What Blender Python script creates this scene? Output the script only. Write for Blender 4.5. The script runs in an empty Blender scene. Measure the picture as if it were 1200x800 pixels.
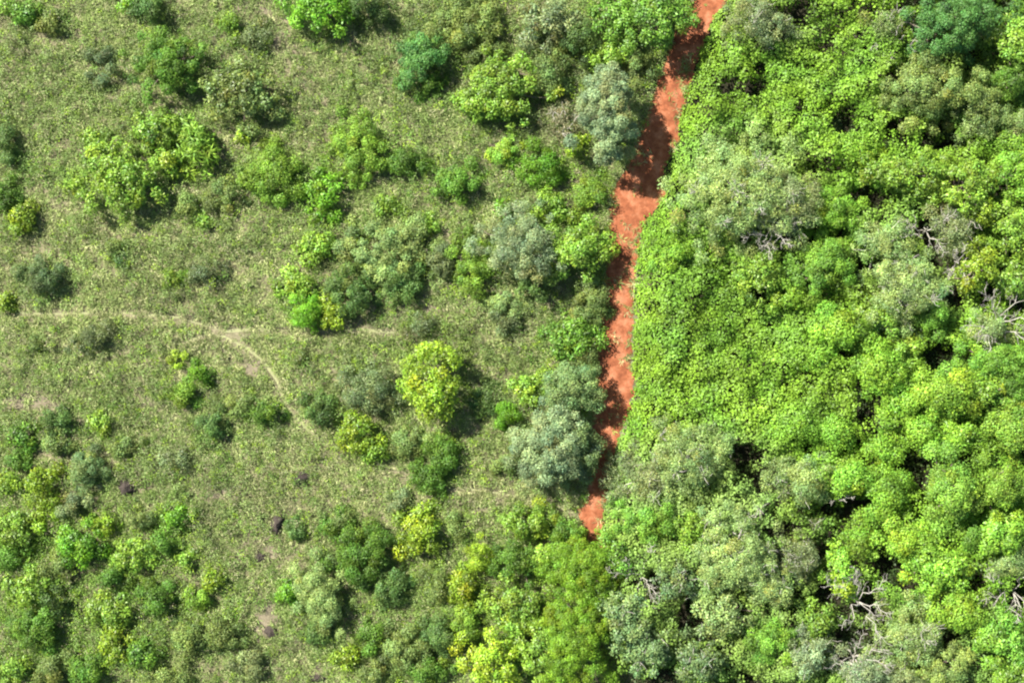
import bpy, math
import numpy as np
from mathutils import Vector

rng = np.random.default_rng(11)
H_CAM = 130.0
PX = 12.0                       # photograph pixels per metre at ground level
SUN_EL, SUN_DIR = 46.0, (-0.80, 0.60)   # horizontal direction towards the sun

scene = bpy.context.scene
col = scene.collection

def W(px, py, z=0.0):
    k = 1.0 - z / H_CAM
    return (px - 600.0) / PX * k, (400.0 - py) / PX * k

# ---------------------------------------------------------------- noise
_tab = np.random.default_rng(5).random((256, 256))
def vnoise(x, y, s, o=0):
    x = np.asarray(x) / s + 37.3 * (o + 1) + 5000; y = np.asarray(y) / s + 91.7 * (o + 1) + 5000
    xi = np.floor(x).astype(int); yi = np.floor(y).astype(int)
    fx = x - xi; fy = y - yi
    fx = fx * fx * (3 - 2 * fx); fy = fy * fy * (3 - 2 * fy)
    a = _tab[xi % 256, yi % 256]; b = _tab[(xi + 1) % 256, yi % 256]
    c = _tab[xi % 256, (yi + 1) % 256]; d = _tab[(xi + 1) % 256, (yi + 1) % 256]
    return (a * (1 - fx) + b * fx) * (1 - fy) + (c * (1 - fx) + d * fx) * fy

def fbm(x, y, s, o=0, n=3):
    t = 0; a = 1; w = 0
    for i in range(n):
        t = t + a * vnoise(x, y, s / 2 ** i, o + 7 * i); w += a; a *= .55
    return t / w

# ---------------------------------------------------------------- mesh building
def mesh_from(name, verts, faces_flat, sizes, mat, tint=None, smooth=False):
    me = bpy.data.meshes.new(name)
    verts = np.asarray(verts, dtype=np.float32)
    faces_flat = np.asarray(faces_flat, dtype=np.int32); sizes = np.asarray(sizes, dtype=np.int32)
    me.vertices.add(len(verts)); me.vertices.foreach_set('co', verts.ravel())
    me.loops.add(len(faces_flat)); me.loops.foreach_set('vertex_index', faces_flat)
    me.polygons.add(len(sizes))
    starts = np.concatenate([[0], np.cumsum(sizes)[:-1]]).astype(np.int32)
    me.polygons.foreach_set('loop_start', starts)
    if smooth: me.polygons.foreach_set('use_smooth', np.ones(len(sizes), dtype=bool))
    me.update(calc_edges=True)
    if tint is not None:
        at = me.attributes.new('tint', 'FLOAT_COLOR', 'FACE')
        c = np.ones((len(sizes), 4), dtype=np.float32); c[:, :3] = tint
        at.data.foreach_set('color', c.ravel())
    if mat: me.materials.append(mat)
    return me

def norm(v):
    return v / np.maximum(np.linalg.norm(v, axis=-1, keepdims=True), 1e-6)

class Leaves:
    """collects leaf blades (four-cornered, drooping at the tip)"""
    def __init__(s): s.v = []; s.t = []
    def add(s, C, D, N, L, Wd, tint, droop=.18):
        n = len(C)
        D = norm(D); N = norm(N); S = norm(np.cross(D, N))
        L = np.broadcast_to(np.asarray(L, float), (n,))[:, None]; Wd = np.broadcast_to(np.asarray(Wd, float), (n,))[:, None]
        a = C; m = C + D * L * .48
        tip = C + D * L - np.array([0, 0, 1.]) * L * droop
        s.v.append(np.stack([a, m + S * Wd * .5, tip, m - S * Wd * .5], 1).reshape(-1, 3))
        s.t.append(np.broadcast_to(tint, (n, 3)).copy())
    def mesh(s, name, mat):
        v = np.concatenate(s.v); t = np.concatenate(s.t); n = len(t)
        return mesh_from(name, v, np.arange(4 * n), np.full(n, 4), mat, t)

def tube_arrays(pts, radii, sides=6):
    pts = np.asarray(pts, float); n = len(pts)
    tang = norm(np.gradient(pts, axis=0))
    ref = np.array([1, 0, 0.]) if abs(tang[0][0]) < .7 else np.array([0, 1., 0])
    U = norm(np.cross(tang, ref)); V = np.cross(tang, U)
    a = np.arange(sides) * 2 * math.pi / sides
    ring = pts[:, None] + (U[:, None] * np.cos(a)[None, :, None] + V[:, None] * np.sin(a)[None, :, None]) * np.asarray(radii)[:, None, None]
    v = ring.reshape(-1, 3); f = []
    for i in range(n - 1):
        for j in range(sides):
            k = (j + 1) % sides
            f.append((i * sides + j, i * sides + k, (i + 1) * sides + k, (i + 1) * sides + j))
    return v, f, [tuple(range(sides))[::-1], tuple((n - 1) * sides + j for j in range(sides))]

class Tubes:
    def __init__(s): s.v = []; s.f = []; s.z = []; s.n = 0
    def add(s, pts, radii, sides=5):
        v, q, caps = tube_arrays(pts, radii, sides)
        for f in q + caps:
            s.f.extend(i + s.n for i in f); s.z.append(len(f))
        s.v.append(v); s.n += len(v)
    def mesh(s, name, mat):
        return mesh_from(name, np.concatenate(s.v), s.f, s.z, mat, None, True)

def wander(r, p0, p1, n=5, amp=.12):
    p0 = np.asarray(p0, float); p1 = np.asarray(p1, float)
    t = np.linspace(0, 1, n)[:, None]
    L = np.linalg.norm(p1 - p0)
    off = r.normal(size=(n, 3)) * amp * L * np.sin(t * math.pi)
    return p0 + (p1 - p0) * t + off

# ---------------------------------------------------------------- materials
def new_mat(name):
    m = bpy.data.materials.new(name); m.use_nodes = True
    nt = m.node_tree; nt.nodes.clear()
    return m, nt, nt.nodes, nt.links

def leaf_material(name, rough=.55, spec=.3, trans=.26):
    m, nt, N, L = new_mat(name)
    out = N.new('ShaderNodeOutputMaterial')
    info = N.new('ShaderNodeObjectInfo'); att = N.new('ShaderNodeAttribute'); att.attribute_name = 'tint'
    mul = N.new('ShaderNodeMix'); mul.data_type = 'RGBA'; mul.blend_type = 'MULTIPLY'; mul.inputs[0].default_value = 1
    L.new(info.outputs['Color'], mul.inputs[6]); L.new(att.outputs['Color'], mul.inputs[7])
    # small veins / blemishes
    geo = N.new('ShaderNodeNewGeometry'); nz = N.new('ShaderNodeTexNoise'); nz.inputs['Scale'].default_value = 14; nz.inputs['Detail'].default_value = 2
    L.new(geo.outputs['Position'], nz.inputs['Vector'])
    mr = N.new('ShaderNodeMapRange'); mr.inputs[1].default_value = .3; mr.inputs[2].default_value = .7; mr.inputs[3].default_value = .78; mr.inputs[4].default_value = 1.22
    L.new(nz.outputs['Fac'], mr.inputs[0])
    sc = N.new('ShaderNodeVectorMath'); sc.operation = 'SCALE'
    L.new(mul.outputs[2], sc.inputs[0]); L.new(mr.outputs[0], sc.inputs['Scale'])
    p = N.new('ShaderNodeBsdfPrincipled'); p.inputs['Roughness'].default_value = rough
    p.inputs['Specular IOR Level'].default_value = spec
    L.new(sc.outputs[0], p.inputs['Base Color'])
    tr = N.new('ShaderNodeBsdfTranslucent')
    warm = N.new('ShaderNodeMix'); warm.data_type = 'RGBA'; warm.blend_type = 'MULTIPLY'; warm.inputs[0].default_value = 1
    warm.inputs[7].default_value = (1.25, 1.25, .6, 1)
    L.new(sc.outputs[0], warm.inputs[6]); L.new(warm.outputs[2], tr.inputs['Color'])
    mx = N.new('ShaderNodeMixShader'); mx.inputs[0].default_value = trans
    L.new(p.outputs[0], mx.inputs[1]); L.new(tr.outputs[0], mx.inputs[2]); L.new(mx.outputs[0], out.inputs['Surface'])
    return m

def rough_material(name, colors, scale=1.0, detail=6, rough=.95, bump=.3, fine=None):
    """colors: list of (position, rgb) over a noise; fine: (scale, amount) second speckle"""
    m, nt, N, L = new_mat(name)
    out = N.new('ShaderNodeOutputMaterial'); p = N.new('ShaderNodeBsdfPrincipled')
    p.inputs['Roughness'].default_value = rough; p.inputs['Specular IOR Level'].default_value = .15
    tc = N.new('ShaderNodeTexCoord')
    nz = N.new('ShaderNodeTexNoise'); nz.inputs['Scale'].default_value = scale; nz.inputs['Detail'].default_value = detail; nz.inputs['Roughness'].default_value = .65
    L.new(tc.outputs['Object'], nz.inputs['Vector'])
    cr = N.new('ShaderNodeValToRGB'); els = cr.color_ramp.elements
    while len(els) < len(colors): els.new(.5)
    for e, (t, c) in zip(els, colors): e.position = t; e.color = (*c, 1)
    L.new(nz.outputs['Fac'], cr.inputs[0])
    n2 = N.new('ShaderNodeTexNoise'); n2.inputs['Scale'].default_value = (fine or (9, .3))[0]; n2.inputs['Detail'].default_value = 5
    L.new(tc.outputs['Object'], n2.inputs['Vector'])
    a = (fine or (9, .3))[1]
    mr = N.new('ShaderNodeMapRange'); mr.inputs[1].default_value = .3; mr.inputs[2].default_value = .7; mr.inputs[3].default_value = 1 - a; mr.inputs[4].default_value = 1 + a
    L.new(n2.outputs['Fac'], mr.inputs[0])
    sc = N.new('ShaderNodeVectorMath'); sc.operation = 'SCALE'
    L.new(cr.outputs[0], sc.inputs[0]); L.new(mr.outputs[0], sc.inputs['Scale'])
    L.new(sc.outputs[0], p.inputs['Base Color'])
    bp = N.new('ShaderNodeBump'); bp.inputs['Strength'].default_value = bump; bp.inputs['Distance'].default_value = .08
    L.new(n2.outputs['Fac'], bp.inputs['Height']); L.new(bp.outputs[0], p.inputs['Normal'])
    L.new(p.outputs[0], out.inputs['Surface'])
    return m

M_LEAF = leaf_material('foliage_leaf')
M_WAX = leaf_material('waxy_leaf', rough=.48, spec=.38, trans=.22)
M_GRASS = leaf_material('grass_blade', rough=.7, spec=.2, trans=.3)
M_BARK = rough_material('bark', [(.3, (.10, .075, .055)), (.7, (.22, .18, .14))], 3, fine=(25, .35))
M_DEAD = rough_material('weathered_dead_wood', [(.3, (.24, .22, .18)), (.7, (.42, .40, .34))], 2, fine=(20, .25))
M_SOIL = rough_material('dry_soil', [(.25, (.08, .075, .04)), (.5, (.14, .13, .07)), (.75, (.21, .18, .115))], .5, fine=(6, .35))
M_TRACK = rough_material('red_laterite', [(.33, (.13, .040, .018)), (.5, (.225, .075, .033)), (.66, (.32, .135, .07))], .8, fine=(5, .16), bump=.5)
M_PATH = rough_material('trampled_straw', [(.3, (.17, .18, .08)), (.7, (.27, .27, .14))], 1.2, fine=(12, .3))
M_MOUND = rough_material('termite_earth', [(.3, (.032, .026, .021)), (.7, (.065, .052, .042))], 2.5, fine=(9, .3), bump=.8)
M_PINK = rough_material('bare_pink_earth', [(.3, (.12, .105, .065)), (.7, (.19, .16, .105))], 1.0, fine=(8, .3))

def ground_material():
    m = M_SOIL.copy(); m.name = 'ground_soil_and_litter'
    nt = m.node_tree; N = nt.nodes; L = nt.links
    p = [n for n in N if n.type == 'BSDF_PRINCIPLED'][0]
    src = p.inputs['Base Color'].links[0].from_socket
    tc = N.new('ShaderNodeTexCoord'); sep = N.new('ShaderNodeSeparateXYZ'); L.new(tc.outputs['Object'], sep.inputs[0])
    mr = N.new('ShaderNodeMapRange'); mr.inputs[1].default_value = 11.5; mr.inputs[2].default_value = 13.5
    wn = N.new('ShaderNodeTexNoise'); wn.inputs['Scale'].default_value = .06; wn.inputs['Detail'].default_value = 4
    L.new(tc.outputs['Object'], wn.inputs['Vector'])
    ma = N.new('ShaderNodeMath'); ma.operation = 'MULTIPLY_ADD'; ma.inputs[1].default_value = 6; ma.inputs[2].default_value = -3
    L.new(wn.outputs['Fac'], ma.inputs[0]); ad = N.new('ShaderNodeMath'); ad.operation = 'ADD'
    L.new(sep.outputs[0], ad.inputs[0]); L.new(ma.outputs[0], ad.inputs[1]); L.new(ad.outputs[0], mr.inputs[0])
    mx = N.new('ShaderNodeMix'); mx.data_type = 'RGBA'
    L.new(mr.outputs[0], mx.inputs[0]); L.new(src, mx.inputs[6]); mx.inputs[7].default_value = (.022, .02, .011, 1)  # dark leaf litter, deepened further for the shade in the thicket hollows
    ln = N.new('ShaderNodeVectorMath'); ln.operation = 'LENGTH'; L.new(tc.outputs['Object'], ln.inputs[0])
    fr = N.new('ShaderNodeMapRange'); fr.inputs[1].default_value = 55; fr.inputs[2].default_value = 95; L.new(ln.outputs['Value'], fr.inputs[0])
    gn = N.new('ShaderNodeTexNoise'); gn.inputs['Scale'].default_value = .25; gn.inputs['Detail'].default_value = 9; gn.inputs['Roughness'].default_value = .7
    L.new(tc.outputs['Object'], gn.inputs['Vector']); gr_ = N.new('ShaderNodeValToRGB')
    gr_.color_ramp.elements[0].position = .35; gr_.color_ramp.elements[0].color = (.03, .06, .015, 1)
    gr_.color_ramp.elements[1].position = .65; gr_.color_ramp.elements[1].color = (.13, .17, .05, 1)
    L.new(gn.outputs['Fac'], gr_.inputs[0]); m3 = N.new('ShaderNodeMix'); m3.data_type = 'RGBA'
    L.new(fr.outputs[0], m3.inputs[0]); L.new(mx.outputs[2], m3.inputs[6]); L.new(gr_.outputs[0], m3.inputs[7])
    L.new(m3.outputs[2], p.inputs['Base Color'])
    return m

# ---------------------------------------------------------------- object helpers
def link(name, me, parent=None, color=None):
    o = bpy.data.objects.new(name, me); col.objects.link(o)
    if parent is not None: o.parent = parent
    if color is not None: o.color = (*color, 1)
    return o

def tag(o, label, cat, group=None, kind=None):
    o['label'] = label; o['category'] = cat
    if group: o['group'] = group
    if kind: o['kind'] = kind

# ---------------------------------------------------------------- track outline (photo pixels)
TRACK = [(-60, 832, 880), (-30, 818, 868), (0, 806, 852), (20, 796, 838), (40, 790, 829), (60, 783, 822), (80, 776, 816), (100, 768, 808), (120, 764, 803),
         (140, 757, 797), (160, 748, 795), (180, 742, 790), (200, 732, 778), (215, 720, 777), (230, 715, 779), (245, 714, 768), (260, 712, 755), (280, 711, 750),
         (310, 709, 746), (340, 707, 744), (380, 703, 742), (420, 698, 740), (450, 696, 743), (480, 696, 738), (500, 694, 731), (530, 693, 720),
         (560, 689, 715), (580, 686, 712), (600, 681, 708), (635, 679, 706), (665, 680, 704), (700, 684, 700)]
TY = np.array([t[0] for t in TRACK]); TL = np.array([t[1] for t in TRACK]); TR = np.array([t[2] for t in TRACK])
def track_lr(py): return np.interp(py, TY, TL), np.interp(py, TY, TR)
def to_px(x, y): return x * PX + 600, 400 - y * PX

PATHS = [  # worn lines through the grass (photo pixels), half width in metres, strength
    ([(-40, 364), (60, 368), (140, 366), (210, 372), (262, 388), (300, 386), (360, 388), (420, 386), (488, 392)], .17),
    ([(215, 402), (240, 392), (262, 394), (290, 408), (310, 425), (325, 447), (335, 475), (348, 490), (366, 510)], .17),
    ([(505, 575), (545, 572), (600, 580), (650, 592), (680, 604)], .16),
]
def path_dist(x, y):
    d = np.full(np.shape(x), 1e9)
    for pts, hw in PATHS:
        P = np.array([W(*p) for p in pts])
        for a, b in zip(P[:-1], P[1:]):
            ab = b - a; t = np.clip(((x - a[0]) * ab[0] + (y - a[1]) * ab[1]) / (ab @ ab), 0, 1)
            d = np.minimum(d, np.hypot(x - a[0] - t * ab[0], y - a[1] - t * ab[1]) / hw)
    return d

# ================================================================ SETTING
# ground: one sheet to the horizon
S = 1500
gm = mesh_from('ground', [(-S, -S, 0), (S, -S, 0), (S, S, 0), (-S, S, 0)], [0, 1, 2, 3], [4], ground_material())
g = link('ground', gm); g['kind'] = 'structure'; g['label'] = 'dry brownish soil under the scrub, darker under the thicket'; g['category'] = 'ground'

# dirt track: rutted strip, crowned a little above the soil
ys = np.arange(-60, 701, 2.0); U = np.linspace(0, 1, 15)
V = []; r2 = np.random.default_rng(3)
for py in ys:
    l, r = track_lr(py)
    l += (vnoise(py, 0, 11, 1) - .5) * 9 + (vnoise(py, 0, 4, 4) - .5) * 5; r += (vnoise(py, 50, 9, 2) - .5) * 6 + (vnoise(py, 9, 3, 3) - .5) * 4
    for u in U:
        x, y = W(l + (r - l) * u, py)
        rut = -.035 * (math.exp(-((u - .28) / .09) ** 2) + math.exp(-((u - .72) / .09) ** 2))
        z = .012 + .07 * math.sin(math.pi * min(max(u, 0), 1)) ** .5 + rut + float(vnoise(x, y, .5, 8)) * .03 * math.sin(math.pi * u)
        V.append((x, y, z))
F = []; nU = len(U)
for i in range(len(ys) - 1):
    for j in range(nU - 1):
        F += [i * nU + j, (i + 1) * nU + j, (i + 1) * nU + j + 1, i * nU + j + 1]
tm = mesh_from('dirt_track', V, F, np.full(len(F) // 4, 4), M_TRACK, None, True)
t = link('dirt_track', tm); t['kind'] = 'structure'; t['label'] = 'rutted orange-red dirt track between grassland and thicket'; t['category'] = 'dirt track'

for pts, hw in PATHS:
    P = np.array([W(*p) for p in pts]); q = []
    for a, b in zip(P[:-1], P[1:]):
        n = max(2, int(np.hypot(*(b - a)) / .4)); q += [a + (b - a) * k / n for k in range(n)]
    q = np.array(q); tg = norm(np.gradient(q, axis=0)); nn = np.stack([-tg[:, 1], tg[:, 0]], 1)
    w = hw * (.12 + .95 * vnoise(q[:, 0], q[:, 1], 1.2, 5))
    v = np.concatenate([np.c_[q + nn * w[:, None], np.full(len(q), .006)], np.c_[q - nn * w[:, None], np.full(len(q), .006)]])
    n = len(q); f = []
    for i in range(n - 1): f += [i, i + n, i + 1 + n, i + 1]
    pm = mesh_from('footpath', v, f, np.full(n - 1, 4), M_PATH)
    o = link('footpath', pm); o['kind'] = 'structure'; o['category'] = 'path'; o['label'] = 'faint pale footpath worn through the dry grass'

# bare earth patches (photo px, rx, ry)
BARE = [(341, 52, 22, 14), (300, 8, 26, 10), (150, 572, 14, 8), (302, 640, 26, 22), (308, 730, 24, 26), (262, 640, 14, 10), (250, 412, 22, 10), (60, 470, 28, 16),
        (358, 498, 20, 12), (25, 465, 22, 14), (320, 790, 18, 10), (300, 430, 16, 12), (235, 690, 10, 12), (640, 590, 22, 6), (170, 470, 12, 8), (265, 580, 18, 8),
        (500, 360, 14, 6), (575, 175, 14, 8), (355, 640, 14, 8), (205, 700, 10, 8), (372, 785, 12, 8)]
bv = []; bf = []; bs = []; k = 0
for cx, cy, rx, ry in BARE:
    a = np.arange(22) * 2 * math.pi / 22
    rr = .55 + .75 * np.random.default_rng(int(cx)).random(22)
    rr = (rr + np.roll(rr, 1) + np.roll(rr, -1)) / 3
    x, y = W(cx + rx * rr * np.cos(a), cy + ry * rr * np.sin(a))
    bv.append(np.c_[x, y, np.full(22, .0045)][::-1]); bf += list(range(k, k + 22)); bs.append(22); k += 22
bm_ = mesh_from('bare_earth', np.concatenate(bv), bf, bs, M_PINK)
o = link('bare_earth', bm_); o['kind'] = 'structure'; o['category'] = 'bare earth'; o['label'] = 'pinkish bare earth showing between the tufts'
def bare_mask(x, y):
    px, py = to_px(x, y); m = np.zeros(np.shape(x))
    for cx, cy, rx, ry in BARE: m = np.maximum(m, np.clip(1.3 - np.hypot((px - cx) / rx, (py - cy) / ry), 0, 1))
    return m

# ---------------------------------------------------------------- palette (base colours)
C = dict(yellow=(.20, .31, .02), lime=(.158, .275, .028), vine=(.14, .27, .024), green=(.09, .185, .02), emerald=(.105, .235, .014),
         olive=(.125, .18, .042), dark=(.08, .145, .03), grey=(.19, .275, .078), blue=(.125, .20, .065), pale=(.18, .25, .11), dusk=(.105, .145, .05),
         teal=(.07, .17, .035), dry=(.20, .195, .10), straw=(.26, .27, .115), sage=(.15, .195, .07))

def jitter_tint(r, n, v=.24, h=.08):
    val = np.clip(1 + r.normal(size=(n, 1)) * v, .45, 1.8); hue = r.normal(size=(n, 1)) * h
    t = np.concatenate([1 + hue, np.ones((n, 1)), 1 - hue * .6], 1) * val
    pale = r.random((n, 1)) < .06
    return np.where(pale, t * 1.4 + .15, t)

# ---------------------------------------------------------------- STUFF 1: grass of the left side
def patches(x, y, lst, base):
    px, py = to_px(x, y); n = len(x)
    colr = np.tile(np.array(base, float), (n, 1)); 
    for cx, cy, rx, ry, c, w in lst:
        k = np.clip(1.25 - np.hypot((px - cx) / rx, (py - cy) / ry), 0, 1)[:, None] * w
        k = np.clip(k * 1.6, 0, w)
        colr = colr * (1 - k) + np.array(C[c] if isinstance(c, str) else c) * k
    return colr

LEFT_PATCH = [(90, 330, 120, 90, 'straw', .35), (280, 380, 120, 90, 'straw', .4), (570, 400, 60, 70, 'straw', .3), (60, 130, 90, 70, 'olive', .3), (340, 130, 70, 60, 'straw', .2),
              (380, 570, 80, 70, 'straw', .45), (290, 590, 80, 80, 'dry', .4), (520, 330, 60, 60, 'olive', .35), (440, 215, 70, 45, 'olive', .4), (560, 40, 110, 60, 'olive', .5),
              (90, 680, 120, 110, 'green', .45), (220, 700, 90, 80, 'olive', .4), (450, 700, 100, 80, 'green', .4), (590, 690, 100, 80, 'olive', .5), (640, 120, 60, 60, 'sage', .5),
              (650, 180, 60, 40, 'dry', .4), (300, 240, 60, 40, 'olive', .3), (210, 560, 70, 40, 'sage', .5), (560, 560, 80, 35, 'straw', .45), (270, 30, 60, 40, 'sage', .5), (600, 570, 70, 14, 'straw', .5)]
x = rng.uniform(-62, 22, 150000); y = rng.uniform(-42, 42, 150000)
px, py = to_px(x, y); l, r = track_lr(py)
edge = (l - px) / PX
dens = .78 + 1.5 * (fbm(x, y, 1.5, 2) - .5) - .5 * bare_mask(x, y)
pd = path_dist(x, y)
dens = np.where(pd < 1.7, dens * np.where(vnoise(x, y, 1.4, 140) > .55, .75, .28), dens)
keep = (edge > .05) & (rng.random(len(x)) < dens * .95)
wob = vnoise(x, y, 1.3, 77)
keep |= (edge <= .05) & (px < r) & ((rng.random(len(x)) < .05 * (wob > .66)) | ((np.hypot((px - 802) / 9, (py - 88) / 22) < 1) & (rng.random(len(x)) < .35)) | ((r - px < 7) & (wob > .5) & (rng.random(len(x)) < .3)))
x, y, pd = x[keep], y[keep], pd[keep]
nt_ = len(x)
base = patches(x, y, LEFT_PATCH, (.20, .26, .08))
big = fbm(x, y, 5, 3)[:, None]; mid = fbm(x, y, 1.1, 9)[:, None]
base = base * (.62 + .76 * mid) * (.8 + .4 * big)
strawy = (rng.random(nt_) < .24 + .25 * (pd < 2.2))[:, None]; greeny = (rng.random(nt_) < .16)[:, None]
base = np.where(strawy, base * .4 + np.array((.38, .37, .20)) * .75, base)
base = np.where(greeny, base * .35 + np.array((.13, .22, .04)) * .75, base)
base *= np.clip(1 + rng.normal(size=(nt_, 1)) * .25, .5, 1.7)
GR = Leaves(); NB = 8
hgt = .18 + .75 * fbm(x, y, 1.5, 2) ** 1.3 + .25 * rng.random(nt_)
hgt = np.where(pd < 2.4, hgt * .5, hgt)
for b in range(NB):
    a = rng.random(nt_) * 2 * math.pi; tilt = rng.uniform(.35, 1.15, nt_)
    D = np.stack([np.cos(a) * np.sin(tilt), np.sin(a) * np.sin(tilt), np.cos(tilt)], 1)
    Nn = np.stack([-np.cos(a) * np.cos(tilt), -np.sin(a) * np.cos(tilt), np.sin(tilt)], 1)
    o_ = rng.normal(size=(nt_, 2)) * .07
    GR.add(np.c_[x + o_[:, 0], y + o_[:, 1], np.zeros(nt_)], D, Nn, hgt * rng.uniform(.6, 1.3, nt_), rng.uniform(.035, .08, nt_), base * np.clip(1 + rng.normal(size=(nt_, 1)) * .18, .5, 1.6), .3)
gr = link('dry_grass', GR.mesh('dry_grass', M_GRASS), None, (1, 1, 1))
tag(gr, 'tufted dry green and straw grass covering the open side of the track', 'grass', kind='stuff')

# ---------------------------------------------------------------- STUFF 2: low herbs and weeds among the grass
def sprigs(LV, x, y, z, tint, r, nl, rad, leaf, asp=.55, up=.6, v=.2):
    n = len(x)
    for k in range(nl):
        a = r.random(n) * 2 * math.pi; el = r.uniform(.05, 1.2, n)
        D = np.stack([np.cos(a) * np.cos(el), np.sin(a) * np.cos(el), np.sin(el)], 1)
        C0 = np.c_[x, y, z] + D * (rad * r.uniform(.1, 1, n))[:, None] * np.array([1, 1, .8])
        Nn = norm(np.array([0, 0, up + .3]) + r.normal(size=(n, 3)) * .45)
        D2 = norm(D + r.normal(size=(n, 3)) * .4)
        D2[:, 2] *= .5
        LV.add(C0, D2, Nn, leaf * r.uniform(.7, 1.3, n), leaf * asp * r.uniform(.8, 1.2, n), tint * np.clip(1 + r.normal(size=(n, 1)) * v, .5, 1.7))

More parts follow.
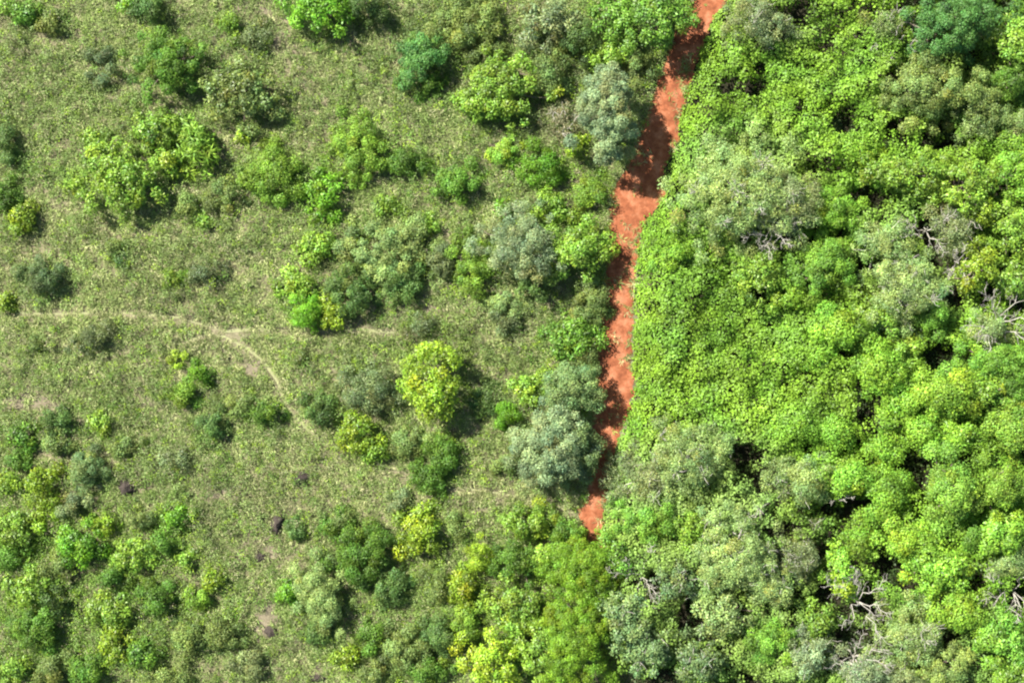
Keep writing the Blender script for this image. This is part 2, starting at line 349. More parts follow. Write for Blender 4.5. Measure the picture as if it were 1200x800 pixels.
# (px, py, rx, ry, leaf kind, colour, height, label or None, extra)
LEFT = [
 (195, 74, 46, 34, 'med', 'green', 3.6, 'spreading mid green tree high on the grassland, darker on its lower side', {}),
 (285, 108, 44, 34, 'broad', 'olive', 3.2, 'olive tree beside the spreading mid green tree, casting a blackish shadow', {}),
 (140, 203, 42, 38, 'broad', 'lime', 3.8, 'wide lime-green tree with a black shadow below it', {'v': 1.05}),
 (186, 150, 32, 22, 'broad', 'lime', 2.6, 'lime bush touching the upper side of the wide lime-green tree', {'v': .9}),
 (229, 170, 22, 28, 'frond', 'lime', 2.6, 'feathery bush with long striped fronds next to the wide lime-green tree', {}),
 (193, 192, 20, 15, 'broad', 'lime', 2.4, 'small lime bush wedged between the wide lime-green tree and the feathery bush', {}),
 (320, 203, 36, 32, 'med', 'lime', 2.6, 'dull lime-green bush with a dark hollow at its lower edge', {'v': .82}),
 (378, 229, 24, 28, 'broad', 'emerald', 2.4, 'vivid green bush standing in its own deep shadow beside a dull lime-green one', {'v': 1.1}),
 (375, 12, 34, 26, 'broad', 'emerald', 3.6, 'bright green tree cut by the upper picture edge beside a black gap', {'v': 1.1}),
 (492, 66, 28, 30, 'med', 'teal', 3.2, 'emerald bluish-green tree in the upper grassland', {'v': 1.2}),
 (542, 26, 46, 34, 'med', 'olive', 2.6, 'broad pale olive bush by the upper picture edge', {'v': 1.2}),
 (642, 26, 32, 28, 'broad', 'sage', 3.4, 'greyish-green tree by the upper picture edge, next to a black shadow', {}),
 (585, 102, 52, 36, 'broad', 'lime', 3.4, 'yellow-green tree of big leaf rosettes with a dark middle', {'v': .95}),
 (640, 82, 30, 30, 'med', 'olive', 2.6, None, {'v': 1.1}),
 (420, 172, 35, 40, 'med', 'lime', 2.6, 'rounded lime bush, paler on its upper rim, in the middle of the upper grassland', {'v': .9}),
 (595, 174, 18, 16, 'med', 'lime', 1.6, None, {'v': 1.2}),
 (636, 196, 28, 22, 'med', 'emerald', 2.6, 'deep green bush with a blackish heart below the rosette tree', {'v': .8}),
 (532, 212, 28, 18, 'med', 'green', 2.6, 'green bush leaning over a long black shadow', {'v': 1.1}),
 (643, 243, 26, 18, 'broad', 'lime', 2.4, 'bright lime bush between the blackish-hearted bush and the broad blue-green tree', {}),
 (710, 130, 36, 50, 'med', 'pale', 7.8, 'tall blue-grey tree throwing its shadow across the red track', {'v': 1.0, 'dens': 1.7}),
 (770, 20, 34, 44, 'broad', 'green', 5.8, 'glossy green tree overhanging the upper end of the red track', {'v': 1.25}),
 (722, 18, 26, 30, 'broad', 'green', 3.6, None, {'v': 1.3}),
 (716, 62, 24, 20, 'broad', 'lime', 2.8, None, {}),
 (748, 80, 18, 20, 'med', 'olive', 1.7, 'dull olive bush on the track verge above the tall blue-grey one', {}),
 (660, 138, 20, 22, 'grey', 'dry', 1.8, 'half-dry greyish bush with bare twigs beside the tall blue-grey tree', {'twigs': 20, 'pale_wood': True, 'dens': .5}),
 (692, 224, 18, 20, 'med', 'lime', 1.8, None, {'v': .9}),
 (676, 168, 10, 14, 'broad', 'yellow', 1.6, None, {}),
 (452, 296, 44, 44, 'med', 'grey', 2.6, 'pale dull green rounded bush in mid grassland', {'v': 1.0}),
 (608, 288, 42, 44, 'grey', 'pale', 5.0, 'broad blue-green tree, nearly black on its lower side', {'v': .95, 'dens': 1.25}),
 (632, 322, 24, 24, 'med', 'dark', 3.4, None, {}),  # dark leaves added for the shadow side of the broad blue-green tree
 (678, 290, 34, 34, 'broad', 'lime', 4.2, 'bright yellow-green tree at the track edge, close to the broad blue-green tree', {'v': 1.0}),
 (552, 312, 24, 36, 'med', 'lime', 2.2, None, {'v': .85}),
 (590, 356, 22, 16, 'fine', 'grey', 1.5, None, {}),
 (361, 366, 18, 24, 'fine', 'emerald', 2.4, 'smooth vivid emerald bush beside a small yellow-green one', {'v': 1.35}),
 (386, 368, 15, 15, 'broad', 'yellow', 2.0, 'small yellow-green bush touching the smooth emerald one', {'v': .85}),
 (347, 328, 20, 24, 'broad', 'lime', 1.9, None, {}),
 (410, 338, 30, 30, 'med', 'dark', 2.8, 'dark green bush between the pale rounded bush and the emerald one', {'v': 1.1}),
 (470, 332, 28, 20, 'med', 'dark', 2.2, None, {'v': 1.2}),
 (515, 308, 14, 16, 'med', 'dusk', 2.0, None, {}),
 (372, 288, 20, 16, 'broad', 'lime', 1.8, None, {}),
 (492, 382, 20, 14, 'grey', 'dusk', 1.8, None, {}),
 (596, 380, 15, 12, 'med', 'dusk', 1.6, None, {}),
 (672, 396, 30, 28, 'broad', 'green', 2.2, None, {'v': 1.15}),
 (693, 350, 18, 34, 'med', 'olive', 1.9, 'olive bush lining the track verge below the bright yellow-green tree', {}),
 (688, 420, 16, 22, 'med', 'olive', 1.9, None, {}),
 (506, 446, 37, 48, 'broad', 'yellow', 5.2, 'lone bright yellow tree in the lower middle of the grassland', {'v': .98, 'ragged': -1}),
 (430, 458, 38, 32, 'grey', 'dusk', 2.8, 'dusky olive bush with a dark side, next to the lone yellow tree', {'v': 1.1}),
 (374, 478, 20, 18, 'med', 'dark', 2.0, None, {}),
 (421, 508, 22, 24, 'broad', 'yellow', 2.4, 'yellow-green bush below the dusky olive one', {'v': .72}),
 (437, 530, 15, 12, 'broad', 'lime', 1.7, None, {}),
 (482, 518, 22, 16, 'med', 'olive', 1.8, None, {'v': 1.15}),
 (518, 530, 18, 24, 'med', 'green', 2.0, None, {'v': .9}),
 (597, 486, 17, 14, 'fine', 'emerald', 2.0, 'small round emerald bush with a neat black shadow, near the large pale blue-grey tree', {'v': 1.0}),
 (616, 455, 16, 16, 'broad', 'lime', 1.6, None, {}),
 (570, 466, 18, 14, 'med', 'dark', 1.3, None, {}),
 (671, 456, 30, 34, 'med', 'blue', 4.8, 'bluish-green tree joined to the upper side of the large pale blue-grey tree', {'v': 1.15}),
 (646, 522, 42, 52, 'med', 'pale', 5.6, 'large pale blue-grey tree leaning over the lower track', {'v': 1.0}),
 (678, 528, 24, 34, 'med', 'blue', 4.6, None, {'v': .9}),
 (721, 568, 18, 38, 'grey', 'sage', 2.4, 'greyish bush spilling onto the narrow end of the track', {'v': 1.0, 'dens': .5}),
 (48, 325, 22, 22, 'fine', 'blue', 2.4, 'round dusky blue-green bush alone in the dry grass', {'v': .62}),
 (240, 322, 22, 13, 'grey', 'dusk', 1.6, 'low dark scrubby bush in the open grass above the footpath', {}),
 (204, 325, 11, 10, 'med', 'lime', 1.1, None, {'v': .8}),
 (112, 394, 16, 18, 'grey', 'dusk', 1.8, 'dark grey spiky bush standing alone below the straight footpath', {'v': .9}),
 (90, 404, 12, 9, 'grey', 'dusk', 1.2, None, {}),
 (40, 402, 13, 10, 'med', 'olive', 1.2, None, {}),
 (208, 423, 9, 9, 'fine', 'yellow', 1.5, 'tiny round yellow-green bush with a dark shadow beside the footpath bend', {}),
 (236, 438, 13, 12, 'med', 'emerald', 1.6, 'small vivid green bush below the tiny round yellow-green one', {}),
 (214, 460, 18, 18, 'med', 'lime', 1.7, None, {'v': .9}),
 (250, 496, 18, 18, 'med', 'dark', 1.8, None, {}),
 (310, 485, 18, 14, 'med', 'green', 1.8, 'dark-edged green bush inside the footpath curve', {'v': .9}),
 (283, 474, 14, 14, 'med', 'olive', 1.6, None, {}),
 (115, 495, 13, 12, 'broad', 'lime', 1.5, None, {}),
 (30, 508, 16, 14, 'broad', 'green', 1.5, None, {'v': 1.2}),
 (68, 492, 18, 12, 'med', 'dark', 1.5, None, {}),
 (5, 355, 9, 9, 'broad', 'yellow', 1.3, None, {'v': .7}),
 (25, 252, 18, 16, 'broad', 'yellow', 1.8, None, {'v': .7}),
 (5, 165, 10, 22, 'med', 'dark', 2.4, 'dark green bush half cut off by the picture edge', {}),
 (5, 230, 14, 20, 'med', 'green', 1.8, None, {'v': .7}),
 (107, 160, 14, 12, 'broad', 'lime', 1.4, None, {}),
 (85, 217, 10, 10, 'broad', 'lime', 1.2, None, {}),
 (24, 12, 20, 14, 'broad', 'green', 1.8, None, {'v': 1.2}),
 (116, 78, 16, 24, 'med', 'dusk', 1.8, 'dusky upright bush beside the spreading mid green tree', {}),
 (60, 28, 16, 14, 'med', 'olive', 1.5, None, {}),
 (170, 6, 22, 14, 'med', 'dark', 2.6, None, {'v': 1.1}),
 (150, 2, 12, 10, 'broad', 'emerald', 2.2, None, {}),
 (298, 42, 18, 20, 'grey', 'dusk', 1.8, None, {'v': 1.1}),
 (270, 28, 15, 14, 'med', 'lime', 1.6, None, {'v': .9}),
 (430, 6, 24, 16, 'med', 'dark', 3.2, 'blackish-green tree standing in for shade at the upper picture edge beside a bright green one', {'v': .7}),  # added where only shade lies, its near-black leaf colour imitates it
 (680, 44, 24, 24, 'med', 'dark', 3.0, None, {'v': .8}),  # dark tree added in place of a cast tree shadow
 (480, 190, 26, 16, 'med', 'green', 1.7, None, {'v': .9}),
 (450, 242, 14, 11, 'broad', 'lime', 1.3, None, {}),
 (590, 246, 10, 10, 'broad', 'emerald', 1.3, None, {}),
 (500, 266, 14, 12, 'broad', 'lime', 1.3, None, {}),
 (285, 160, 9, 9, 'broad', 'yellow', 1.2, None, {}),
 (262, 226, 26, 18, 'med', 'olive', 1.6, None, {}),
 (214, 242, 15, 16, 'med', 'olive', 1.5, None, {'v': 1.1}),
 (236, 258, 9, 8, 'broad', 'lime', 1.1, None, {}),
 (135, 290, 12, 10, 'med', 'olive', 1.0, None, {}),
 (138, 303, 9, 8, 'med', 'dark', 1.0, None, {}),
 (640, 445, 14, 12, 'med', 'lime', 1.2, None, {}),
 (560, 120, 20, 18, 'broad', 'lime', 2.4, None, {}),
 (505, 100, 18, 14, 'med', 'green', 1.6, None, {'v': .9}),
 (565, 62, 22, 14, 'med', 'olive', 1.8, None, {}),
 # lower left thicket
 (42, 566, 19, 22, 'broad', 'yellow', 2.6, 'rounded yellow-green bush at the top of the lower scrub', {'v': .82}),
 (100, 550, 20, 22, 'fine', 'blue', 2.4, 'soft blue-green bush beside the rounded yellow-green one', {'v': 1.0}),
 (4, 566, 12, 14, 'broad', 'lime', 1.6, None, {}),
 (16, 622, 26, 22, 'broad', 'lime', 2.4, None, {'v': .95}),
 (46, 604, 16, 13, 'broad', 'yellow', 1.8, None, {'v': .85}),
 (88, 636, 25, 25, 'broad', 'emerald', 2.8, 'vivid green bush beside a black hollow in the lower scrub', {'v': 1.1}),
 (120, 615, 15, 12, 'broad', 'yellow', 1.7, None, {'v': .85}),
 (152, 650, 22, 22, 'broad', 'lime', 2.2, None, {}),
 (205, 604, 16, 13, 'broad', 'emerald', 1.7, 'small bright green bush at the upper rim of the lower scrub', {}),
 (30, 690, 26, 24, 'broad', 'lime', 2.4, None, {'v': .85}),
 (38, 738, 30, 24, 'med', 'green', 2.8, None, {'v': .95}),
 (58, 700, 20, 16, 'med', 'dark', 2.2, None, {'v': .7}),  # dark-coloured bush added to imitate a shaded hollow
 (125, 715, 27, 20, 'broad', 'lime', 2.2, None, {'v': .9}),
 (132, 752, 16, 26, 'broad', 'yellow', 2.2, 'upright yellow bush low in the scrub beside the picture edge', {'v': .8}),
 (182, 702, 22, 22, 'med', 'green', 2.2, None, {'v': .9}),
 (246, 680, 13, 11, 'broad', 'yellow', 1.7, None, {'v': .75}),
 (232, 700, 13, 14, 'med', 'lime', 1.5, None, {}),
 (335, 695, 13, 15, 'broad', 'emerald', 2.0, 'single vivid green sapling bush with a dark shadow on pinkish soil', {}),
 (376, 700, 24, 42, 'fine', 'grey', 3.0, 'tall soft pale green bush beside a black shadow at the bottom of the grassland', {'v': 1.0, 'rot': 12}),
 (262, 742, 25, 20, 'med', 'olive', 2.0, None, {}),
 (220, 748, 20, 20, 'med', 'olive', 2.0, None, {'v': 1.15}),
 (165, 765, 20, 18, 'broad', 'green', 2.0, None, {}),
 (100, 788, 24, 18, 'med', 'green', 2.2, None, {}),
 (12, 788, 20, 18, 'broad', 'lime', 2.0, None, {'v': .8}),
 (62, 784, 20, 16, 'med', 'olive', 2.0, None, {}),
 (190, 640, 18, 16, 'med', 'green', 1.9, None, {}),
 (215, 655, 12, 12, 'broad', 'lime', 1.5, None, {}),
 (165, 610, 16, 14, 'med', 'olive', 1.6, None, {}),
 (66, 665, 16, 14, 'med', 'olive', 1.9, None, {}),
 (10, 650, 18, 14, 'med', 'green', 1.9, None, {}),
 (200, 792, 22, 14, 'med', 'olive', 1.9, None, {}),
 (290, 780, 18, 14, 'med', 'sage', 1.6, None, {}),
 (130, 680, 16, 14, 'med', 'green', 1.9, None, {'v': .8}),
 (85, 590, 16, 14, 'med', 'sage', 1.7, None, {}),
 (200, 540, 20, 14, 'grey', 'sage', 1.4, None, {}),
 (70, 520, 18, 14, 'med', 'olive', 1.5, None, {}),
 (150, 525, 16, 12, 'med', 'olive', 1.3, None, {}),
 (20, 540, 14, 12, 'med', 'green', 1.5, None, {}),
 # lower middle
 (491, 626, 22, 32, 'broad', 'yellow', 2.8, 'yellow bush at the upper rim of the lower middle scrub', {'v': .85}),
 (563, 652, 16, 20, 'fine', 'yellow', 2.6, 'smooth bright yellow bush amid the lower middle scrub', {'v': .95}),
 (543, 690, 20, 24, 'broad', 'yellow', 2.4, None, {'v': .8}),
 (612, 614, 26, 20, 'broad', 'lime', 2.6, None, {'v': .9}),
 (610, 656, 32, 24, 'med', 'green', 3.0, 'dark green tree between the smooth yellow bush and the hazy olive-green tree', {'v': .8}),
 (646, 655, 22, 24, 'broad', 'lime', 3.2, None, {'v': 1.0}),
 (668, 622, 22, 14, 'med', 'green', 2.6, None, {'v': 1.1}),
 (684, 670, 44, 42, 'fine', (.13, .235, .014), 5.0, 'hazy fine-leaved olive-green tree closing the end of the red track', {'dens': 1.1}),
 (676, 744, 46, 52, 'fine', (.12, .225, .014), 5.6, 'hazy fine-leaved green tree reaching the lower picture edge', {'dens': 1.1}),
 (606, 715, 36, 34, 'broad', 'lime', 3.6, 'lime-olive tree above the glowing yellow tree', {'v': .85}),
 (578, 775, 36, 34, 'broad', 'yellow', 4.4, 'glowing yellow tree at the lower picture edge', {'v': 1.1}),
 (634, 762, 34, 36, 'broad', 'lime', 4.0, None, {'v': .95}),
 (426, 648, 40, 34, 'med', 'green', 2.8, 'mottled dark green bush between pale grass and the yellow scrub bush', {'v': .75}),
 (455, 690, 24, 22, 'med', 'dark', 2.2, None, {}),
 (512, 690, 18, 22, 'grey', 'olive', 1.9, None, {}),
 (516, 745, 22, 24, 'med', 'dark', 2.4, None, {}),
 (404, 772, 14, 12, 'broad', 'yellow', 1.8, 'tiny yellow bush on bare soil near the lower picture edge', {'v': .8}),
 (474, 762, 30, 26, 'med', 'olive', 2.4, None, {'v': 1.1}),
 (434, 748, 20, 18, 'med', 'green', 2.0, None, {}),
 (500, 786, 24, 16, 'med', 'green', 2.4, None, {'v': .9}),
 (440, 790, 20, 14, 'med', 'olive', 2.0, None, {}),
 (502, 560, 26, 20, 'med', 'green', 1.7, None, {'v': .9}),
 (470, 590, 14, 12, 'med', 'sage', 1.2, None, {}),
 (596, 542, 16, 12, 'med', 'olive', 1.4, None, {}),
 (405, 610, 14, 12, 'med', 'olive', 1.1, None, {}),
 (370, 745, 14, 16, 'med', 'dark', 1.6, None, {}),
 (545, 730, 20, 16, 'med', 'lime', 2.2, None, {'v': .85}),
 (530, 620, 16, 14, 'med', 'olive', 1.6, None, {}),
 (350, 420, 10, 8, 'med', 'olive', 1.0, None, {}),
 (640, 600, 16, 10, 'med', 'lime', 1.6, None, {'v': .8}),
 (395, 620, 16, 16, 'med', 'green', 1.6, None, {'v': .8}),
 (345, 620, 10, 12, 'med', 'dark', 1.2, None, {}),
]

UND_PATCH = [  # where the herbs grow thick: px, py, rx, ry, colour, density
    (90, 640, 130, 110, 'lime', 1.0), (60, 760, 110, 70, 'green', 1.0), (200, 700, 110, 90, 'olive', .9), (440, 690, 120, 90, 'olive', .8), (560, 660, 110, 70, 'lime', .8),
    (600, 740, 110, 90, 'lime', 1.0), (140, 500, 110, 60, 'olive', .5), (250, 470, 70, 60, 'olive', .5), (640, 60, 110, 90, 'olive', .8), (620, 210, 90, 50, 'olive', .7),
    (470, 290, 90, 60, 'olive', .6), (400, 190, 90, 50, 'olive', .45), (210, 100, 110, 70, 'olive', .5), (300, 190, 80, 50, 'olive', .45), (680, 330, 40, 90, 'olive', .8),
    (440, 470, 70, 50, 'olive', .5), (380, 340, 60, 50, 'green', .6), (540, 520, 90, 30, 'olive', .4), (150, 220, 90, 60, 'olive', .4), (640, 380, 70, 60, 'olive', .5),
    (690, 200, 40, 50, 'lime', .6), (480, 20, 120, 40, 'olive', .7), (30, 40, 70, 50, 'olive', .4), (20, 230, 50, 60, 'green', .45), (700, 30, 50, 50, 'green', .9), (300, 740, 90, 70, 'olive', .4)]
x = rng.uniform(-62, 20, 120000); y = rng.uniform(-42, 42, 120000)
px, py = to_px(x, y); l, r = track_lr(py)
ucol = np.tile(np.array(C['olive']), (len(x), 1)); ud = np.full(len(x), .66)
for cx, cy, rx, ry, c, w in UND_PATCH:
    k = np.clip((1.15 - np.hypot((px - cx) / rx, (py - cy) / ry)) * 1.8, 0, 1)
    ud = np.maximum(ud, k * w); k = k[:, None]; ucol = ucol * (1 - k * .7) + np.array(C[c]) * k * .7
for b_ in LEFT:
    k = np.clip((1.7 - np.hypot((px - b_[0]) / (b_[2] + 4), (py - b_[1]) / (b_[3] + 4))) * 1.4, 0, 1)
    ud = np.maximum(ud, k * 1.0); k = k[:, None] * .45
    ucol = ucol * (1 - k) + np.array(C[b_[5]] if isinstance(b_[5], str) else b_[5]) * k
clump = fbm(x, y, 2.0, 21); clump2 = vnoise(x, y, .9, 33)
pr = ud * np.clip((clump * .6 + clump2 * .5 - .36) * 3.4, .03, 1.4) * .62 * (1 - bare_mask(x, y))
eg = (l - px) / PX + (vnoise(x, y, .8, 61) - .5) * 1.1
pr = pr * (1 + .8 * np.clip((py - 480) / 80, 0, 1) * np.clip((330 - px) / 80, 0, 1))
pr = np.where((eg < 1.0) & (rng.random(len(x)) < .75), np.maximum(pr, .42 * (vnoise(x, y, 1.6, 63) > .3)), pr)
keep = (eg > -.12) & (rng.random(len(x)) < pr) & (path_dist(x, y) > 2.8)
x, y, ucol, clump = x[keep], y[keep], ucol[keep], clump[keep]
n = len(x)
pick = rng.random(n)[:, None]
tint = np.where(pick > .88, np.array(C['dry']), ucol); tint = np.where(pick < .12, np.array(C['yellow']), np.where(pick < .24, np.array(C['grey']), np.where(pick < .34, np.array(C['green']), tint)))
hs = vnoise(x, y, 3.1, 40)[:, None]
tint = tint * (.7 + .6 * hs) * np.clip(1 + rng.normal(size=(n, 1)) * .22, .5, 1.7)
UN = Leaves()
sprigs(UN, x, y, .12 + np.clip(clump * 1.9 - .35, .1, 1.2) * rng.random(n), tint, rng, 14, .42, .16)
un = link('undergrowth', UN.mesh('undergrowth', M_LEAF), None, (1, 1, 1))
tag(un, 'low leafy herbs and weeds tangled through the grass', 'undergrowth', kind='stuff')

# ---------------------------------------------------------------- STUFF 3: vine thicket on the other side of the track
GAPS = [(1100, 172, 24, 22), (1082, 275, 20, 20), (1010, 236, 22, 12), (975, 285, 22, 20), (940, 278, 26, 20), (1095, 424, 26, 20), (1013, 404, 12, 14), (1004, 470, 12, 24), (1000, 372, 14, 20), (905, 30, 30, 20), (930, 22, 22, 16),
        (1035, 100, 14, 16), (1052, 112, 16, 12), (976, 148, 16, 12), (848, 26, 10, 8), (884, 88, 8, 8), (880, 108, 14, 8), (848, 108, 10, 8), (868, 530, 16, 18), (892, 556, 22, 16), (1000, 586, 30, 12), (1072, 558, 16, 24),
        (1148, 486, 26, 12), (1194, 520, 14, 18), (1168, 35, 10, 30), (1190, 108, 18, 10), (1166, 225, 12, 26), (764, 190, 10, 26), (1032, 654, 12, 18), (1122, 668, 12, 26), (972, 640, 24, 24), (1010, 700, 26, 20),
        (1000, 756, 34, 28), (905, 612, 16, 10), (948, 728, 22, 14), (812, 722, 24, 22), (770, 672, 22, 18), (770, 795, 50, 18), (882, 795, 26, 14), (1180, 690, 20, 10), (1165, 340, 20, 12), (1015, 314, 10, 12),
        (885, 345, 16, 14), (950, 330, 14, 14), (1130, 615, 14, 14), (968, 690, 16, 16), (1195, 340, 20, 20), (1030, 610, 20, 10), (1175, 300, 14, 20), (845, 245, 18, 20), (1100, 745, 12, 10), (1120, 790, 14, 10), (1050, 545, 12, 10),
        (900, 225, 14, 14), (1150, 735, 14, 10), (1090, 300, 16, 12), (1110, 350, 14, 14), (1075, 380, 12, 12), (985, 600, 16, 10), (700, 700, 8, 40), (1060, 690, 10, 12), (960, 60, 8, 6), (930, 130, 8, 6), (820, 70, 8, 8), (1040, 150, 14, 8)]
RP = [(1100, 110, 90, 55, 'olive', .55), (870, 220, 80, 70, 'grey', .6), (1050, 290, 90, 60, 'grey', .35), (1060, 345, 60, 40, 'grey', .5), (820, 560, 100, 60, 'grey', .6), (860, 660, 130, 80, 'grey', .5),
      (760, 720, 70, 90, 'blue', .4), (1080, 750, 130, 60, 'grey', .5), (900, 760, 100, 50, 'grey', .5), (1180, 430, 40, 60, 'green', .4), (960, 650, 50, 50, 'dark', .4), (1000, 740, 60, 40, 'dark', .4),
      (730, 580, 30, 60, 'grey', .5), (1180, 100, 40, 60, 'green', .5), (960, 300, 60, 50, 'green', .5), (900, 30, 60, 40, 'sage', .3), (1120, 30, 60, 40, 'teal', .5), (1180, 620, 50, 60, 'lime', .2)]
def thick_h(x, y):
    px, py = to_px(x, y); l, r = track_lr(py)
    e = (px - r) / PX
    h = 2.0 + 2.4 * fbm(x, y, 9, 50, 2) + 1.9 * (fbm(x, y, 2.8, 60, 2) - .5) + 1.0 * (vnoise(x, y, 1.15, 70) - .5)
    h = h * np.clip(.12 + e / 2.6, 0, 1)
    g = np.zeros(np.shape(x))
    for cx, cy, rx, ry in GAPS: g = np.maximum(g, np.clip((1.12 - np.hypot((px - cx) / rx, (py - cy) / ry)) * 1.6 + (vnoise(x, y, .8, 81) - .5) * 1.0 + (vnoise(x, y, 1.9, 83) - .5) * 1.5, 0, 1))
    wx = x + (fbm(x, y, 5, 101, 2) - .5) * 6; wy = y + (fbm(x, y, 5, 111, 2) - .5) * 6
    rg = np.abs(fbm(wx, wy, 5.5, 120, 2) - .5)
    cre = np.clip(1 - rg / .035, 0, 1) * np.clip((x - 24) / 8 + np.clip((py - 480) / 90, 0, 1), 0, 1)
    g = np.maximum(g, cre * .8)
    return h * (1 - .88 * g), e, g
x = rng.uniform(8, 64, 190000); y = rng.uniform(-42, 42, 190000)
h, e, gp = thick_h(x, y)
jag = (vnoise(x, y, .9, 90) - .5) * .7
keep = (e > .05 + jag * .6) & (rng.random(len(x)) < .19 * (1 - .95 * gp)) 
keep |= (e > .05 + jag * .6) & (rng.random(len(x)) < .075)
x, y, h, gp = x[keep], y[keep], h[keep], gp[keep]; n = len(x)
dx = .35
hx = (thick_h(x + dx, y)[0] - thick_h(x - dx, y)[0]) / (2 * dx); hy = (thick_h(x, y + dx)[0] - thick_h(x, y - dx)[0]) / (2 * dx)
NS = norm(np.stack([-hx, -hy, np.ones(n)], 1))
tint = patches(x, y, RP, C['vine'])
tint = tint * (.78 + .44 * vnoise(x, y, 4.5, 44)[:, None]) * np.clip(1 + rng.normal(size=(n, 1)) * .16, .6, 1.6)
tint = np.where(gp[:, None] > .45, np.array((.05, .085, .022)), tint); yel = vnoise(x, y, 1.8, 47)[:, None]; tint = tint * np.concatenate([.8 + .45 * yel, .9 + .2 * yel, np.ones((n, 1)) * .95], 1)  # shade of hollows and crevices painted into their leaf colour
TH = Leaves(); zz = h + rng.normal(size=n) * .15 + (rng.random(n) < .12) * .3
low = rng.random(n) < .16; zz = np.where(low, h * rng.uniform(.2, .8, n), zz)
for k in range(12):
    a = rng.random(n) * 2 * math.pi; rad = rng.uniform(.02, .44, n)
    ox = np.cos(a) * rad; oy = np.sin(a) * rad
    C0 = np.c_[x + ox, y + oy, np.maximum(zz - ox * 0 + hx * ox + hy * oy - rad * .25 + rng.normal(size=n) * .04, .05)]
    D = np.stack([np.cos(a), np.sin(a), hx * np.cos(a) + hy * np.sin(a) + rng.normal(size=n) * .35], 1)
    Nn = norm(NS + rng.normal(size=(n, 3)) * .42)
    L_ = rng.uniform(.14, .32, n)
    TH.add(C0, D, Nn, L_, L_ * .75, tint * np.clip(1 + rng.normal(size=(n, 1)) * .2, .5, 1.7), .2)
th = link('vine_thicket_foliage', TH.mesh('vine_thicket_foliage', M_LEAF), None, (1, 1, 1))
tag(th, 'dense bright green climbing vines smothering the ground beside the track', 'vines', kind='stuff')

